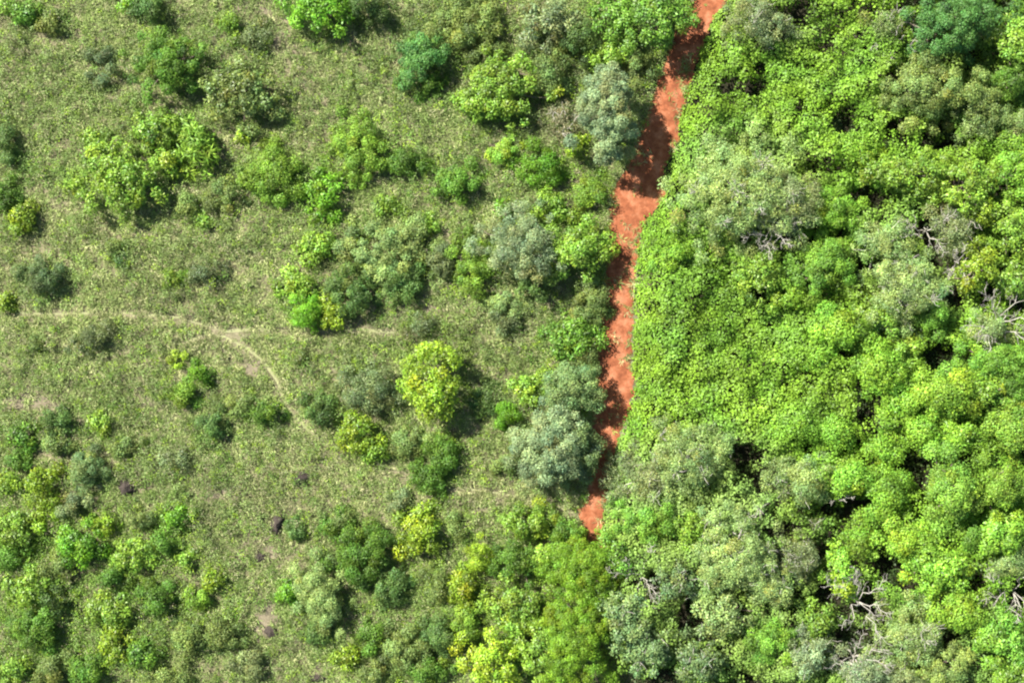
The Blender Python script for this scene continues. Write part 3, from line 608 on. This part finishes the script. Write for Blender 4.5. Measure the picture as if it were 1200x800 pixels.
# ================================================================ PLANTS
def crown_leaves(r, rx, ry, h, zb, kind, dens=1.0, ragged=False):
    """leaf clumps over an uneven dome; returns Leaves and clump centres"""
    P = dict(broad=(.28, .52, .60, .95), med=(.19, .55, .58, 1.0), fine=(.17, .5, .50, .85), grey=(.19, .42, .55, .62), mound=(.21, .7, .75, 1.0), frond=(.62, .22, .65, .9))[kind]
    leaf, asp, rc, cov = P
    R = math.sqrt(rx * ry); rc = min(rc, R * .48) * r.uniform(.9, 1.1)
    leaf = min(leaf, R * .35 + .05)
    if kind == 'mound': rc *= 1.1
    n = max(5, int(1.75 * rx * ry / rc ** 2))
    i = np.arange(n) + .5
    rad = np.sqrt(i / n); ang = i * 2.39996 + r.random() * 6
    lobes = 1 + .20 * np.sin(ang * 2 + r.random() * 6) + .18 * np.sin(ang * 3 + r.random() * 6) + .14 * np.sin(ang * 5 + r.random() * 6)
    if ragged: lobes = 1 + (lobes - 1) * (1.5 if ragged > 0 else .25)
    edge = (rad ** 1.5) * (lobes - 1) + 1
    jit = .0 if kind == 'mound' else .30
    X = rx * .88 * rad * edge * np.cos(ang) + r.normal(size=n) * rc * (jit + .1)
    Y = ry * .88 * rad * edge * np.sin(ang) + r.normal(size=n) * rc * (jit + .1)
    prof = np.sqrt(np.clip(1 - (rad * .93) ** 2, 0, 1))
    ns = max(2, n // 6) if ragged >= 0 else 0      # straggling low shoots round the rim
    q = r.random(ns) * 6.283; qr = r.uniform(.9, 1.35, ns)
    if kind != 'mound':
        X = np.r_[X, rx * qr * np.cos(q)]; Y = np.r_[Y, ry * qr * np.sin(q)]; prof = np.r_[prof, r.uniform(.05, .3, ns)]; n += ns; rad = np.r_[rad, qr]
    Z = zb + (h - zb - rc * .5) * prof + r.normal(size=n) * rc * (.15 if kind == 'mound' else .42)
    Z = np.maximum(Z, .15)
    if kind in ('broad', 'grey', 'med') and n > 12:     # holes in the crown
        k = r.random(n) > (.14 if kind != 'grey' else .10)
        X, Y, Z, prof, rad = X[k], Y[k], Z[k], prof[k], rad[k]; n = len(X)
    if ragged > 0: Z = Z + (fbm(X + rx * 7, Y + ry * 3, 1.7, 130, 2) - .5) * 2.4 * np.minimum(1, rad); Z = np.maximum(Z, .3)
    CC = np.stack([X, Y, Z], 1); RC = rc * r.uniform(.6, 1.3, n)
    LV = Leaves()
    per = (cov * dens * 2.4 * math.pi * RC ** 2 / (leaf * leaf * asp * .55)).astype(int) + 4
    idx = np.repeat(np.arange(n), per); m = len(idx)
    a = r.random(m) * 2 * math.pi; u = r.uniform(-.25, 1, m)
    S_ = np.stack([np.cos(a) * np.sqrt(1 - u * u), np.sin(a) * np.sqrt(1 - u * u), u], 1)
    sh = r.uniform(.3, 1.12, m) ** .7
    Pp = CC[idx] + S_ * (RC[idx] * sh)[:, None] * np.array([1, 1, .72])
    out = norm(CC[idx] * np.array([1 / rx, 1 / ry, 0]) + 1e-6)
    Nn = norm(S_ * .9 + out * .25 + np.array([0, 0, .55]) + r.normal(size=(m, 3)) * (.5 if kind != 'grey' else .65))
    D = S_ * np.array([1, 1, .3]) + r.normal(size=(m, 3)) * .45
    D = norm(D - Nn * np.sum(D * Nn, 1, keepdims=True))
    ct = np.clip(1 + r.normal(size=(n, 1)) * .2, .6, 1.5); ch = r.normal(size=(n, 1)) * .06
    brown = r.random((n, 1)) < .06; ct = np.where(brown, ct * .9, ct); ch = np.where(brown, ch + .22, ch)
    T = jitter_tint(r, m) * (ct * np.concatenate([1 + ch, np.ones((n, 1)), 1 - ch], 1))[idx]
    LV.add(Pp, D, Nn, leaf * r.uniform(.65, 1.3, m), leaf * asp * r.uniform(.75, 1.2, m), T, .2)
    # inner, sparser leaves lower in the crown
    m2 = int(m * .18)
    q = r.integers(0, n, m2); P2 = CC[q] * np.array([.95, .95, 1]) + r.normal(size=(m2, 3)) * rc * .35
    P2[:, 2] = zb + (P2[:, 2] - zb) * r.uniform(.15, .8, m2)
    P2[:, 2] = np.maximum(P2[:, 2], .08)
    D2 = r.normal(size=(m2, 3)); N2 = norm(r.normal(size=(m2, 3)) * .5 + np.array([0, 0, 1]))
    LV.add(P2, D2, N2, leaf * r.uniform(.8, 1.3, m2), leaf * asp, jitter_tint(r, m2), .2)
    return LV, CC

def wood(r, CC, h, zb, tree, twigs=0):
    CC = CC[r.permutation(len(CC))]; T = Tubes(); rt = .035 * h + .03 if tree else .03
    fork = np.array([r.normal() * .15, r.normal() * .15, max(.25, zb * .8 if tree else .12)])
    top = np.array([r.normal() * .2, r.normal() * .2, h * .78])
    if tree:
        T.add(wander(r, (0, 0, -.05), fork, 4, .04), np.linspace(rt * 1.3, rt, 4), 7)
        T.add(wander(r, fork, top, 5, .06), np.linspace(rt * .9, rt * .25, 5), 6)
    else:
        T.add(wander(r, (0, 0, -.03), top, 5, .07), np.linspace(rt, rt * .3, 5), 5)
    k = min(len(CC), 12 if tree else 6)
    for c in CC[:k]:
        s = (fork + (top - fork) * r.uniform(0, .6)) if tree else np.array([r.normal() * .05, r.normal() * .05, .0])
        T.add(wander(r, s, c, 5, .07), np.linspace(rt * .5, rt * .12, 5), 5)
    for _ in range(twigs):
        c = CC[r.integers(k)]; d = norm(np.array([r.normal(), r.normal(), .35]))
        T.add(wander(r, c, c + d * r.uniform(.5, 1.1) + np.array([0, 0, .35]), 4, .08), np.linspace(.035, .012, 4), 4)
    return T

def plant(px, py, rx, ry, kind, color, h, tree=None, rot=0., dens=1.0, twigs=0, pale_wood=False, seed=None, v=1.0, ragged=False):
    r = np.random.default_rng(int(seed if seed is not None else px * 131 + py * 7))
    rx /= PX; ry /= PX
    if tree is None: tree = h >= 3
    x, y = W(px, py, h * .72)
    zb = h * (.38 if tree else .06)
    LV, CC = crown_leaves(r, rx, ry, h, zb, kind, dens, ragged)
    T = wood(r, CC, h, zb, tree, twigs)
    nm = 'tree' if tree else 'bush'
    root = bpy.data.objects.new(nm, None); col.objects.link(root)
    root.location = (x, y, 0); root.rotation_euler = (0, 0, math.radians(rot)); root.empty_display_size = .3
    link('trunk' if tree else 'stem', T.mesh('wood', M_DEAD if pale_wood else M_BARK), root)
    c = np.array(C[color] if isinstance(color, str) else color) * v
    link('crown' if tree else 'foliage', LV.mesh('leaves', M_WAX if kind in ('broad', 'grey') else M_LEAF), root, tuple(c))
    return root

LEFT_G, RIGHT_G = 'trees and bushes scattered over the grassland', 'trees and bushes rising from the thicket'

RIGHT = [
 (868, 226, 68, 64, 'grey', 'grey', 6.6, 'broad grey-leaved twiggy tree bulging towards the track above the smooth vines', {'twigs': 110, 'pale_wood': True, 'dens': .9, 'v': 1.12}),
 (925, 236, 34, 40, 'grey', 'sage', 6.0, None, {'twigs': 30, 'pale_wood': True}),
 (888, 24, 40, 28, 'grey', 'sage', 5.0, 'pale olive tree at the upper picture edge beside a black hollow', {'twigs': 20, 'pale_wood': True}),
 (1121, 28, 52, 36, 'med', 'teal', 7.0, 'bluish dark green tree near the upper corner of the thicket', {'v': .92}),
 (1042, 30, 26, 26, 'grey', 'olive', 4.4, None, {'twigs': 30, 'pale_wood': True}),
 (1190, 52, 24, 32, 'broad', 'lime', 6.0, 'lime tree at the picture edge beside the bluish dark green one', {}),
 (1098, 104, 62, 38, 'med', 'olive', 5.6, 'wide olive tree spreading below the bluish dark green one', {'v': 1.12}),
 (1150, 126, 32, 24, 'med', 'olive', 5.0, None, {}),
 (1190, 92, 20, 24, 'med', 'green', 5.0, None, {}),
 (1146, 150, 24, 16, 'grey', 'grey', 4.0, None, {}),
 (1192, 196, 26, 38, 'mound', 'vine', 6.5, 'bright green domed tree against the picture edge above a lime one', {'v': 1.15}),
 (1130, 216, 32, 36, 'broad', 'lime', 6.2, 'pale lime tree with a rounded crown below a black hollow', {'v': 1.0}),
 (1060, 205, 46, 26, 'broad', 'lime', 5.0, 'light green tree between the pale lime tree and the smooth vines', {'v': .9}),
 (1190, 264, 28, 30, 'broad', 'lime', 5.4, None, {'v': 1.05}),
 (1036, 288, 32, 34, 'grey', 'grey', 5.6, 'grey-leaved tree beside a square dark hollow', {'twigs': 25, 'pale_wood': True}),
 (1118, 268, 28, 28, 'grey', 'sage', 4.6, None, {'twigs': 20, 'pale_wood': True}),
 (1148, 250, 18, 24, 'broad', 'yellow', 4.8, None, {'v': .7}),
 (1144, 314, 24, 26, 'broad', 'yellow', 5.6, 'yellow-green tree above the bare dead tree', {'v': .75}),
 (1060, 344, 46, 42, 'grey', 'grey', 6.2, 'grey-green mottled tree in the centre of the far thicket', {'twigs': 40, 'pale_wood': True}),
 (886, 322, 36, 30, 'broad', 'lime', 4.6, 'lime tree with ring-like clumps beside the broad grey-leaved one', {'v': .9}),
 (968, 310, 34, 36, 'med', 'green', 4.8, 'mid green tree with black gaps near the thicket centre', {'v': 1.3}),
 (920, 350, 26, 20, 'mound', 'vine', 3.8, None, {}),
 (1032, 374, 26, 24, 'broad', 'lime', 5.0, None, {}),
 (1092, 368, 20, 24, 'fine', 'green', 4.8, 'soft mid green tree beside the grey-green mottled one', {'v': 1.5}),
 (1192, 326, 20, 24, 'broad', 'lime', 4.8, None, {'v': .9}),
 (985, 386, 36, 26, 'mound', 'vine', 5.2, None, {'v': 1.1}),
 (1030, 432, 34, 36, 'mound', 'vine', 4.6, None, {'v': 1.1}),
 (1112, 458, 42, 34, 'mound', (.17, .31, .028), 6.4, 'smooth brilliant lime vine-draped tree below a black hollow', {'v': 1.0, 'rot': 30}),
 (1150, 460, 28, 26, 'broad', 'lime', 5.4, None, {}),
 (1172, 428, 34, 26, 'med', 'green', 5.2, None, {'v': 1.3}),
 (1062, 405, 22, 18, 'broad', 'lime', 4.4, None, {'v': .85}),
 (1186, 500, 32, 34, 'mound', 'lime', 6.2, 'light green vine-draped tree at the picture edge below the brilliant lime one', {'v': .9}),
 (1126, 506, 30, 24, 'broad', 'vine', 5.0, None, {'v': 1.2}),
 (1080, 505, 28, 22, 'mound', 'vine', 4.2, None, {'v': 1.1}),
 (1116, 572, 38, 38, 'mound', (.165, .30, .035), 6.6, 'big bright dome-shaped vine-draped tree in the lower thicket', {'v': 1.0}),
 (1172, 566, 32, 32, 'med', 'lime', 5.6, None, {'v': .85}),
 (1040, 578, 24, 34, 'mound', 'vine', 4.8, None, {'v': .95}),
 (996, 562, 32, 22, 'mound', 'vine', 4.8, None, {'v': 1.1}),
 (1060, 632, 34, 26, 'mound', (.16, .29, .025), 5.4, 'brilliant lime bushy tree below the big bright dome-shaped one', {}),
 (1008, 632, 22, 20, 'mound', (.16, .29, .025), 4.4, None, {}),
 (1102, 664, 36, 36, 'broad', 'vine', 5.6, None, {'v': 1.25}),
 (1176, 622, 34, 32, 'broad', 'vine', 5.6, None, {'v': 1.2}),
 (1140, 626, 22, 18, 'med', 'green', 4.4, None, {'v': 1.2}),
 (806, 538, 58, 40, 'grey', 'grey', 5.6, 'grey-green feathery tree beside the lower track, just under the smooth vines', {'twigs': 60, 'pale_wood': True, 'dens': 1.0}),
 (764, 560, 34, 36, 'grey', 'sage', 4.2, None, {'twigs': 20, 'pale_wood': True}),
 (936, 562, 36, 32, 'grey', 'grey', 5.2, None, {'twigs': 20, 'pale_wood': True}),
 (862, 650, 62, 44, 'grey', 'grey', 6.2, 'frosted grey-leaved tree of large clumps in the lower thicket', {'twigs': 60, 'pale_wood': True, 'v': 1.1, 'dens': 1.2}),
 (762, 610, 38, 30, 'med', 'green', 4.2, None, {'v': 1.35}),
 (806, 618, 30, 24, 'broad', 'lime', 4.4, None, {'v': .95}),
 (938, 652, 28, 28, 'grey', 'sage', 4.8, None, {'twigs': 30, 'pale_wood': True, 'v': .8}),
 (984, 664, 20, 18, 'broad', 'vine', 4.6, 'small vivid green tree beside the forked dead tree', {'v': 1.35}),
 (988, 686, 18, 14, 'broad', 'vine', 4.2, None, {'v': 1.3}),
 (1124, 716, 28, 30, 'mound', (.16, .29, .025), 5.4, 'bright rimmed round bushy tree near the bottom of the thicket', {}),
 (1070, 744, 44, 36, 'grey', 'grey', 5.2, 'grey-pink mottled tree at the bottom of the thicket below the dead branches', {'twigs': 40, 'pale_wood': True}),
 (1172, 746, 34, 34, 'broad', 'green', 5.0, None, {'v': 1.6}),
 (732, 724, 32, 36, 'broad', 'blue', 5.0, 'blue-green leafy tree beside the hazy trees at the track end', {'v': 1.0, 'twigs': 15, 'pale_wood': True}),
 (760, 762, 30, 26, 'broad', 'blue', 4.4, None, {'v': 1.0, 'twigs': 15, 'pale_wood': True}),
 (850, 722, 36, 30, 'broad', 'grey', 5.2, None, {'v': .85, 'dens': .75}),
 (820, 772, 32, 28, 'broad', 'blue', 4.8, None, {'dens': .75, 'v': .8, 'twigs': 15, 'pale_wood': True}),
 (900, 750, 34, 28, 'med', 'green', 4.8, None, {'v': 1.5}),
 (944, 766, 30, 28, 'grey', (.19, .26, .115), 5.2, 'pale silvery tree at the bottom edge beside a blackish hollow', {'twigs': 40, 'pale_wood': True}),
 (1010, 786, 34, 22, 'grey', (.18, .25, .11), 5.0, None, {'twigs': 40, 'pale_wood': True}),
 (1112, 784, 32, 24, 'med', 'olive', 4.8, None, {'v': 1.2}),
 (1184, 790, 28, 22, 'broad', 'vine', 4.8, None, {}),
 (962, 726, 24, 20, 'broad', 'lime', 3.8, None, {'v': .8}),
 (975, 246, 36, 24, 'med', 'vine', 4.0, None, {}),
 (1005, 175, 30, 22, 'mound', 'vine', 3.8, None, {'v': 1.05}),
 (790, 300, 26, 24, 'med', 'vine', 3.2, None, {}),
 (1190, 148, 18, 20, 'grey', 'grey', 4.6, None, {}),
 (1060, 800, 26, 16, 'med', 'sage', 4.6, None, {}),
 (720, 655, 22, 24, 'broad', 'green', 3.6, None, {'v': 1.1}),
 (795, 680, 26, 26, 'broad', 'blue', 4.4, None, {'dens': .75, 'v': .85, 'twigs': 15, 'pale_wood': True}),
 (905, 690, 28, 26, 'grey', 'grey', 5.0, None, {}),
 (1180, 660, 28, 20, 'grey', 'grey', 4.8, None, {'v': 1.1}),
 (1160, 385, 26, 24, 'grey', 'grey', 4.2, None, {'v': 1.1}),
 (1180, 460, 24, 20, 'med', 'green', 4.8, None, {'v': 1.2}),
 (1062, 470, 26, 22, 'broad', 'vine', 4.0, None, {'v': 1.1}),
 (960, 420, 26, 22, 'mound', 'vine', 3.8, None, {'v': 1.08}),
 (925, 500, 30, 26, 'mound', 'vine', 3.8, None, {'v': 1.05}),
 (980, 505, 26, 24, 'mound', 'vine', 3.9, None, {'v': 1.1}),
 (1040, 530, 26, 16, 'mound', 'vine', 4.4, None, {'v': 1.1}),
]

# ---- dead, leafless trees: (px, py, reach px, height, label)
DEAD = [
 (1178, 380, 46, 6.0, 'bleached bare dead tree tangled over the thicket at the picture edge', 7),
 (1006, 704, 44, 6.2, 'forked dead tree with bleached branches over a black hollow', 7),
 (1185, 696, 38, 5.8, 'dead tree with straight pale limbs beside the bright rimmed bushy tree', 5),
 (1055, 40, 34, 5.4, 'dead whitish tree beside the bluish dark green one', 5),
 (752, 676, 36, 4.8, 'dead grey tree snag beside the hazy trees at the track end', 6),
 (1092, 270, 34, 5.6, 'long thin bare trunk leaning over the square dark hollow', 3),
 (910, 268, 34, 7.0, 'fine bare grey tree poking out of the broad grey-leaved one', 6),
 (1006, 772, 36, 5.8, 'silvery dead tree at the bottom edge of the thicket', 6),
 (860, 628, 28, 6.6, 'bare snag poking through the frosted grey-leaved tree', 5),
 (1128, 312, 24, 6.0, 'small bleached snag beside the yellow-green tree', 5),
 (982, 588, 16, 4.6, 'short pale stump-like snag on the rim of a long black hollow', 3),
 (1060, 318, 26, 6.6, 'bleached snag poking through the grey-green mottled tree', 5),
]
def dead_tree(px, py, reach, h, label, nl, cat='dead tree', group='dead bare trees in the thicket'):
    r = np.random.default_rng(px * 3 + py)
    x, y = W(px, py, h * .8); R = reach / PX
    root = bpy.data.objects.new('dead_tree', None); col.objects.link(root); root.location = (x, y, 0)
    T = Tubes(); fork = np.array([r.normal() * .3, r.normal() * .3, h * .55])
    T.add(wander(r, (0, 0, -.05), fork, 5, .04), np.linspace(.13, .08, 5), 8)
    T.add(wander(r, fork, fork + np.array([r.normal() * .5, r.normal() * .5, h * .35]), 5, .08), np.linspace(.07, .03, 5), 6)
    link('trunk', T.mesh('trunk', M_DEAD), root)
    a0 = r.random() * 6.28
    for k in range(nl):
        a = a0 + k * 6.283 / nl + r.normal() * .35; L = R * r.uniform(.7, 1.15)
        B = Tubes()
        tip = fork + np.array([math.cos(a) * L, math.sin(a) * L, h * r.uniform(.18, .42)])
        main = wander(r, fork + np.array([0, 0, r.uniform(-.4, .3)]), tip, 8, .06)
        B.add(main, np.linspace(.055, .02, 8), 5)
        for j in range(2, 8):
            for s in (-1, 1):
                if r.random() < .25: continue
                b = a + s * r.uniform(.4, 1.1); l2 = L * r.uniform(.22, .5) * (1 - j / 12)
                e2 = main[j] + np.array([math.cos(b) * l2, math.sin(b) * l2, r.uniform(0, .5) * l2])
                q = wander(r, main[j], e2, 5, .09); B.add(q, np.linspace(.026, .012, 5), 4)
                for i in (2, 3, 4):
                    c = b + r.normal() * .9; l3 = l2 * .45
                    B.add(wander(r, q[i], q[i] + np.array([math.cos(c) * l3, math.sin(c) * l3, .25 * l3]), 3, .06), np.linspace(.02, .010, 3), 3)
        link('branch', B.mesh('branch', M_DEAD), root)
    tag(root, label, cat, group)
    return root

# ---- labels for plants that have none: size, colour, and where it grows next to a thing one can find
LM_L = [(505, 447, 'the lone bright yellow tree'), (646, 522, 'the large pale blue-grey tree'), (608, 288, 'the broad blue-green tree'), (712, 132, 'the tall blue-grey tree'),
        (140, 203, 'the wide lime-green tree'), (585, 102, 'the rosette-leaved tree'), (48, 325, 'the round dusky bush'), (335, 450, 'the curved footpath'), (361, 366, 'the smooth emerald bush'),
        (578, 775, 'the glowing yellow tree'), (688, 690, 'the hazy olive-green trees'), (353, 560, 'the brown earth mounds'), (195, 74, 'the spreading mid green tree'), (452, 296, 'the pale rounded bush'),
        (42, 566, 'the rounded yellow-green bush'), (376, 700, 'the tall soft pale green bush'), (88, 636, 'the vivid green bush by the black hollow'), (112, 394, 'the dark spiky bush'),
        (420, 172, 'the lime bush with a pale rim'), (132, 752, 'the upright yellow bush'), (491, 626, 'the yellow rim bush'), (678, 290, 'the yellow-green verge tree'), (375, 12, 'the bright green top-edge tree')]
LM_R = [(868, 226, 'the broad grey-leaved twiggy tree'), (1121, 28, 'the bluish dark green tree'), (1178, 380, 'the bleached dead tree'), (1112, 458, 'the smooth brilliant lime tree'),
        (1116, 572, 'the big bright dome'), (806, 538, 'the grey-green feathery tree'), (1006, 704, 'the forked dead tree'), (1130, 216, 'the pale lime round tree'), (862, 650, 'the frosted grey-leaved tree'),
        (1098, 104, 'the wide olive tree'), (1124, 716, 'the bright rimmed round tree'), (752, 676, 'the grey snag by the track end'), (1060, 344, 'the grey-green mottled tree'), (944, 766, 'the pale silvery tree'),
        (968, 310, 'the mid green tree with black gaps')]
CN = dict(yellow='yellow-green', lime='lime-green', vine='bright green', green='mid green', emerald='vivid green', olive='olive', dark='dark green', grey='grey-green', blue='bluish-green', pale='pale blue-green',
          dusk='dusky dark', teal='emerald', dry='dry greyish', sage='sage-green', straw='straw')
used = set()
def auto_label(px, py, rx, ry, kind, color, h, left, nm):
    cn = CN.get(color, 'pale') if isinstance(color, str) else ('brilliant lime' if color[1] > .22 else 'silvery')
    R = (rx + ry) / 2
    size = 'tiny' if R < 11 else 'small' if R < 16 else 'middling' if R < 22 else 'large' if R < 30 else 'very large'
    if nm == 'tree': size = 'small' if R < 22 else 'middling' if R < 30 else 'large'
    lms = sorted((LM_L if left else LM_R), key=lambda l: math.hypot(l[0] - px, l[1] - py))
    cands = []
    for lx, ly, ln in lms[:4]:
        dx, dy = px - lx, py - ly; d = math.hypot(dx, dy)
        side = 'towards the track from' if (dx > 0) == left else 'away from the track from'
        if abs(dy) > abs(dx) * 2: w = 'directly below' if dy > 0 else 'directly above'
        elif abs(dx) > abs(dy) * 2: w = side.replace(' from', ' beside') if d < 60 else side
        else: w = ('below and ' if dy > 0 else 'above and ') + side
        far = '' if d < 75 else ' some way' if d < 140 else ' well'
        cands.append(f'{size} {cn} {nm}{far} {w} {ln}')
    shape = dict(broad='coarse-leaved', med='bushy', fine='fine-leaved', grey='wispy', mound='vine-draped', frond='feathery')[kind]
    cands += [c.replace(f' {nm}', f' {shape} {nm}', 1) for c in cands[:3]]
    for c in cands:
        if c not in used and len(c.split()) <= 16: used.add(c); return c
    return cands[0]

def build(lst, left):
    for px, py, rx, ry, kind, color, h, label, ex in lst:
        if not left: h = h * 1.12 + .2; ex = dict(ex, ragged=True)
        o = plant(px, py, rx, ry, kind, color, h, **ex)
        nm = 'tree' if o.name.startswith('tree') else 'bush'
        lb = label or auto_label(px, py, rx, ry, kind, color, h, left, nm)
        used.add(lb)
        tag(o, lb, nm, LEFT_G if left else RIGHT_G)
build(LEFT, True)
build(RIGHT, False)
for d in DEAD: dead_tree(*d)

# ---- dark earth mounds in the grass
def earth_mound(px, py, rx, ry, h, label):
    r = np.random.default_rng(px); n, m = 26, 10; v = []; f = []
    x0, y0 = W(px, py, 0)
    for i in range(m + 1):
        t = i / m; rad = (1 - t) ** .75
        for j in range(n):
            a = j * 2 * math.pi / n
            k = rad * (1 + .16 * math.sin(2 * a + px) + .1 * math.sin(5 * a + py) + r.normal() * .05)
            v.append((rx / PX * k * math.cos(a), ry / PX * k * math.sin(a), h * (t ** .8) + r.normal() * .03 * (0 < i) - (.03 if i == 0 else 0)))
    for i in range(m):
        for j in range(n):
            k = (j + 1) % n; f += [i * n + j, i * n + k, (i + 1) * n + k, (i + 1) * n + j]
    me = mesh_from('earth_mound', v, f, np.full(m * n, 4), M_MOUND, None, False)
    o = link('earth_mound', me); o.location = (x0, y0, 0)
    tag(o, label, 'earth mound', 'dark earth mounds in the grass')
earth_mound(353, 560, 12, 10, .9, 'dark purplish-brown earth mound with pale grass around, upper of the isolated pair')
earth_mound(326, 613, 10, 12, 1.0, 'dark narrow earth mound, lower of the isolated pair in pale grass')
earth_mound(149, 570, 13, 10, .8, 'flat dark earth mound at the rim of the lower scrub')
earth_mound(305, 652, 9, 7, .5, 'small crumbled earth mound on pinkish soil below the isolated pair')
earth_mound(318, 740, 9, 7, .5, 'small brown earth mound near the tall soft pale green bush')
earth_mound(372, 794, 10, 7, .6, 'low brown earth mound at the lower picture edge')

# ================================================================ CAMERA, LIGHT, WORLD
cam = bpy.data.cameras.new('camera'); cam.sensor_width = 36; cam.lens = 36 * H_CAM / 100.0
cam.clip_start = 1; cam.clip_end = 5000
co = bpy.data.objects.new('camera', cam); col.objects.link(co); co.location = (0, 0, H_CAM); co.rotation_euler = (0, 0, 0)
scene.camera = co

sd = Vector((SUN_DIR[0], SUN_DIR[1], 0)).normalized() * math.cos(math.radians(SUN_EL)); sd.z = math.sin(math.radians(SUN_EL))
sl = bpy.data.lights.new('sun', 'SUN'); sl.energy = 5.0; sl.angle = math.radians(.6); sl.color = (1, .955, .88)
so = bpy.data.objects.new('sun', sl); col.objects.link(so); so.rotation_euler = sd.to_track_quat('Z', 'Y').to_euler()

w = bpy.data.worlds.new('World'); scene.world = w; w.use_nodes = True
nt = w.node_tree; nt.nodes.clear()
sk = nt.nodes.new('ShaderNodeTexSky'); sk.sky_type = 'NISHITA'; sk.sun_disc = False
sk.sun_elevation = math.radians(SUN_EL); sk.sun_rotation = math.atan2(SUN_DIR[0], SUN_DIR[1])
bg = nt.nodes.new('ShaderNodeBackground'); bg.inputs[1].default_value = .062
wo = nt.nodes.new('ShaderNodeOutputWorld'); nt.links.new(sk.outputs[0], bg.inputs[0]); nt.links.new(bg.outputs[0], wo.inputs[0])

vs = scene.view_settings
vs.view_transform = 'Standard'; vs.look = 'None'; vs.exposure = 1.62; vs.gamma = 1; vs.use_curve_mapping = False
scene.render.engine = 'CYCLES'
cy = scene.cycles
cy.max_bounces = 6; cy.diffuse_bounces = 3; cy.glossy_bounces = 2; cy.transmission_bounces = 4; cy.transparent_max_bounces = 4
cy.filter_width = 2.2
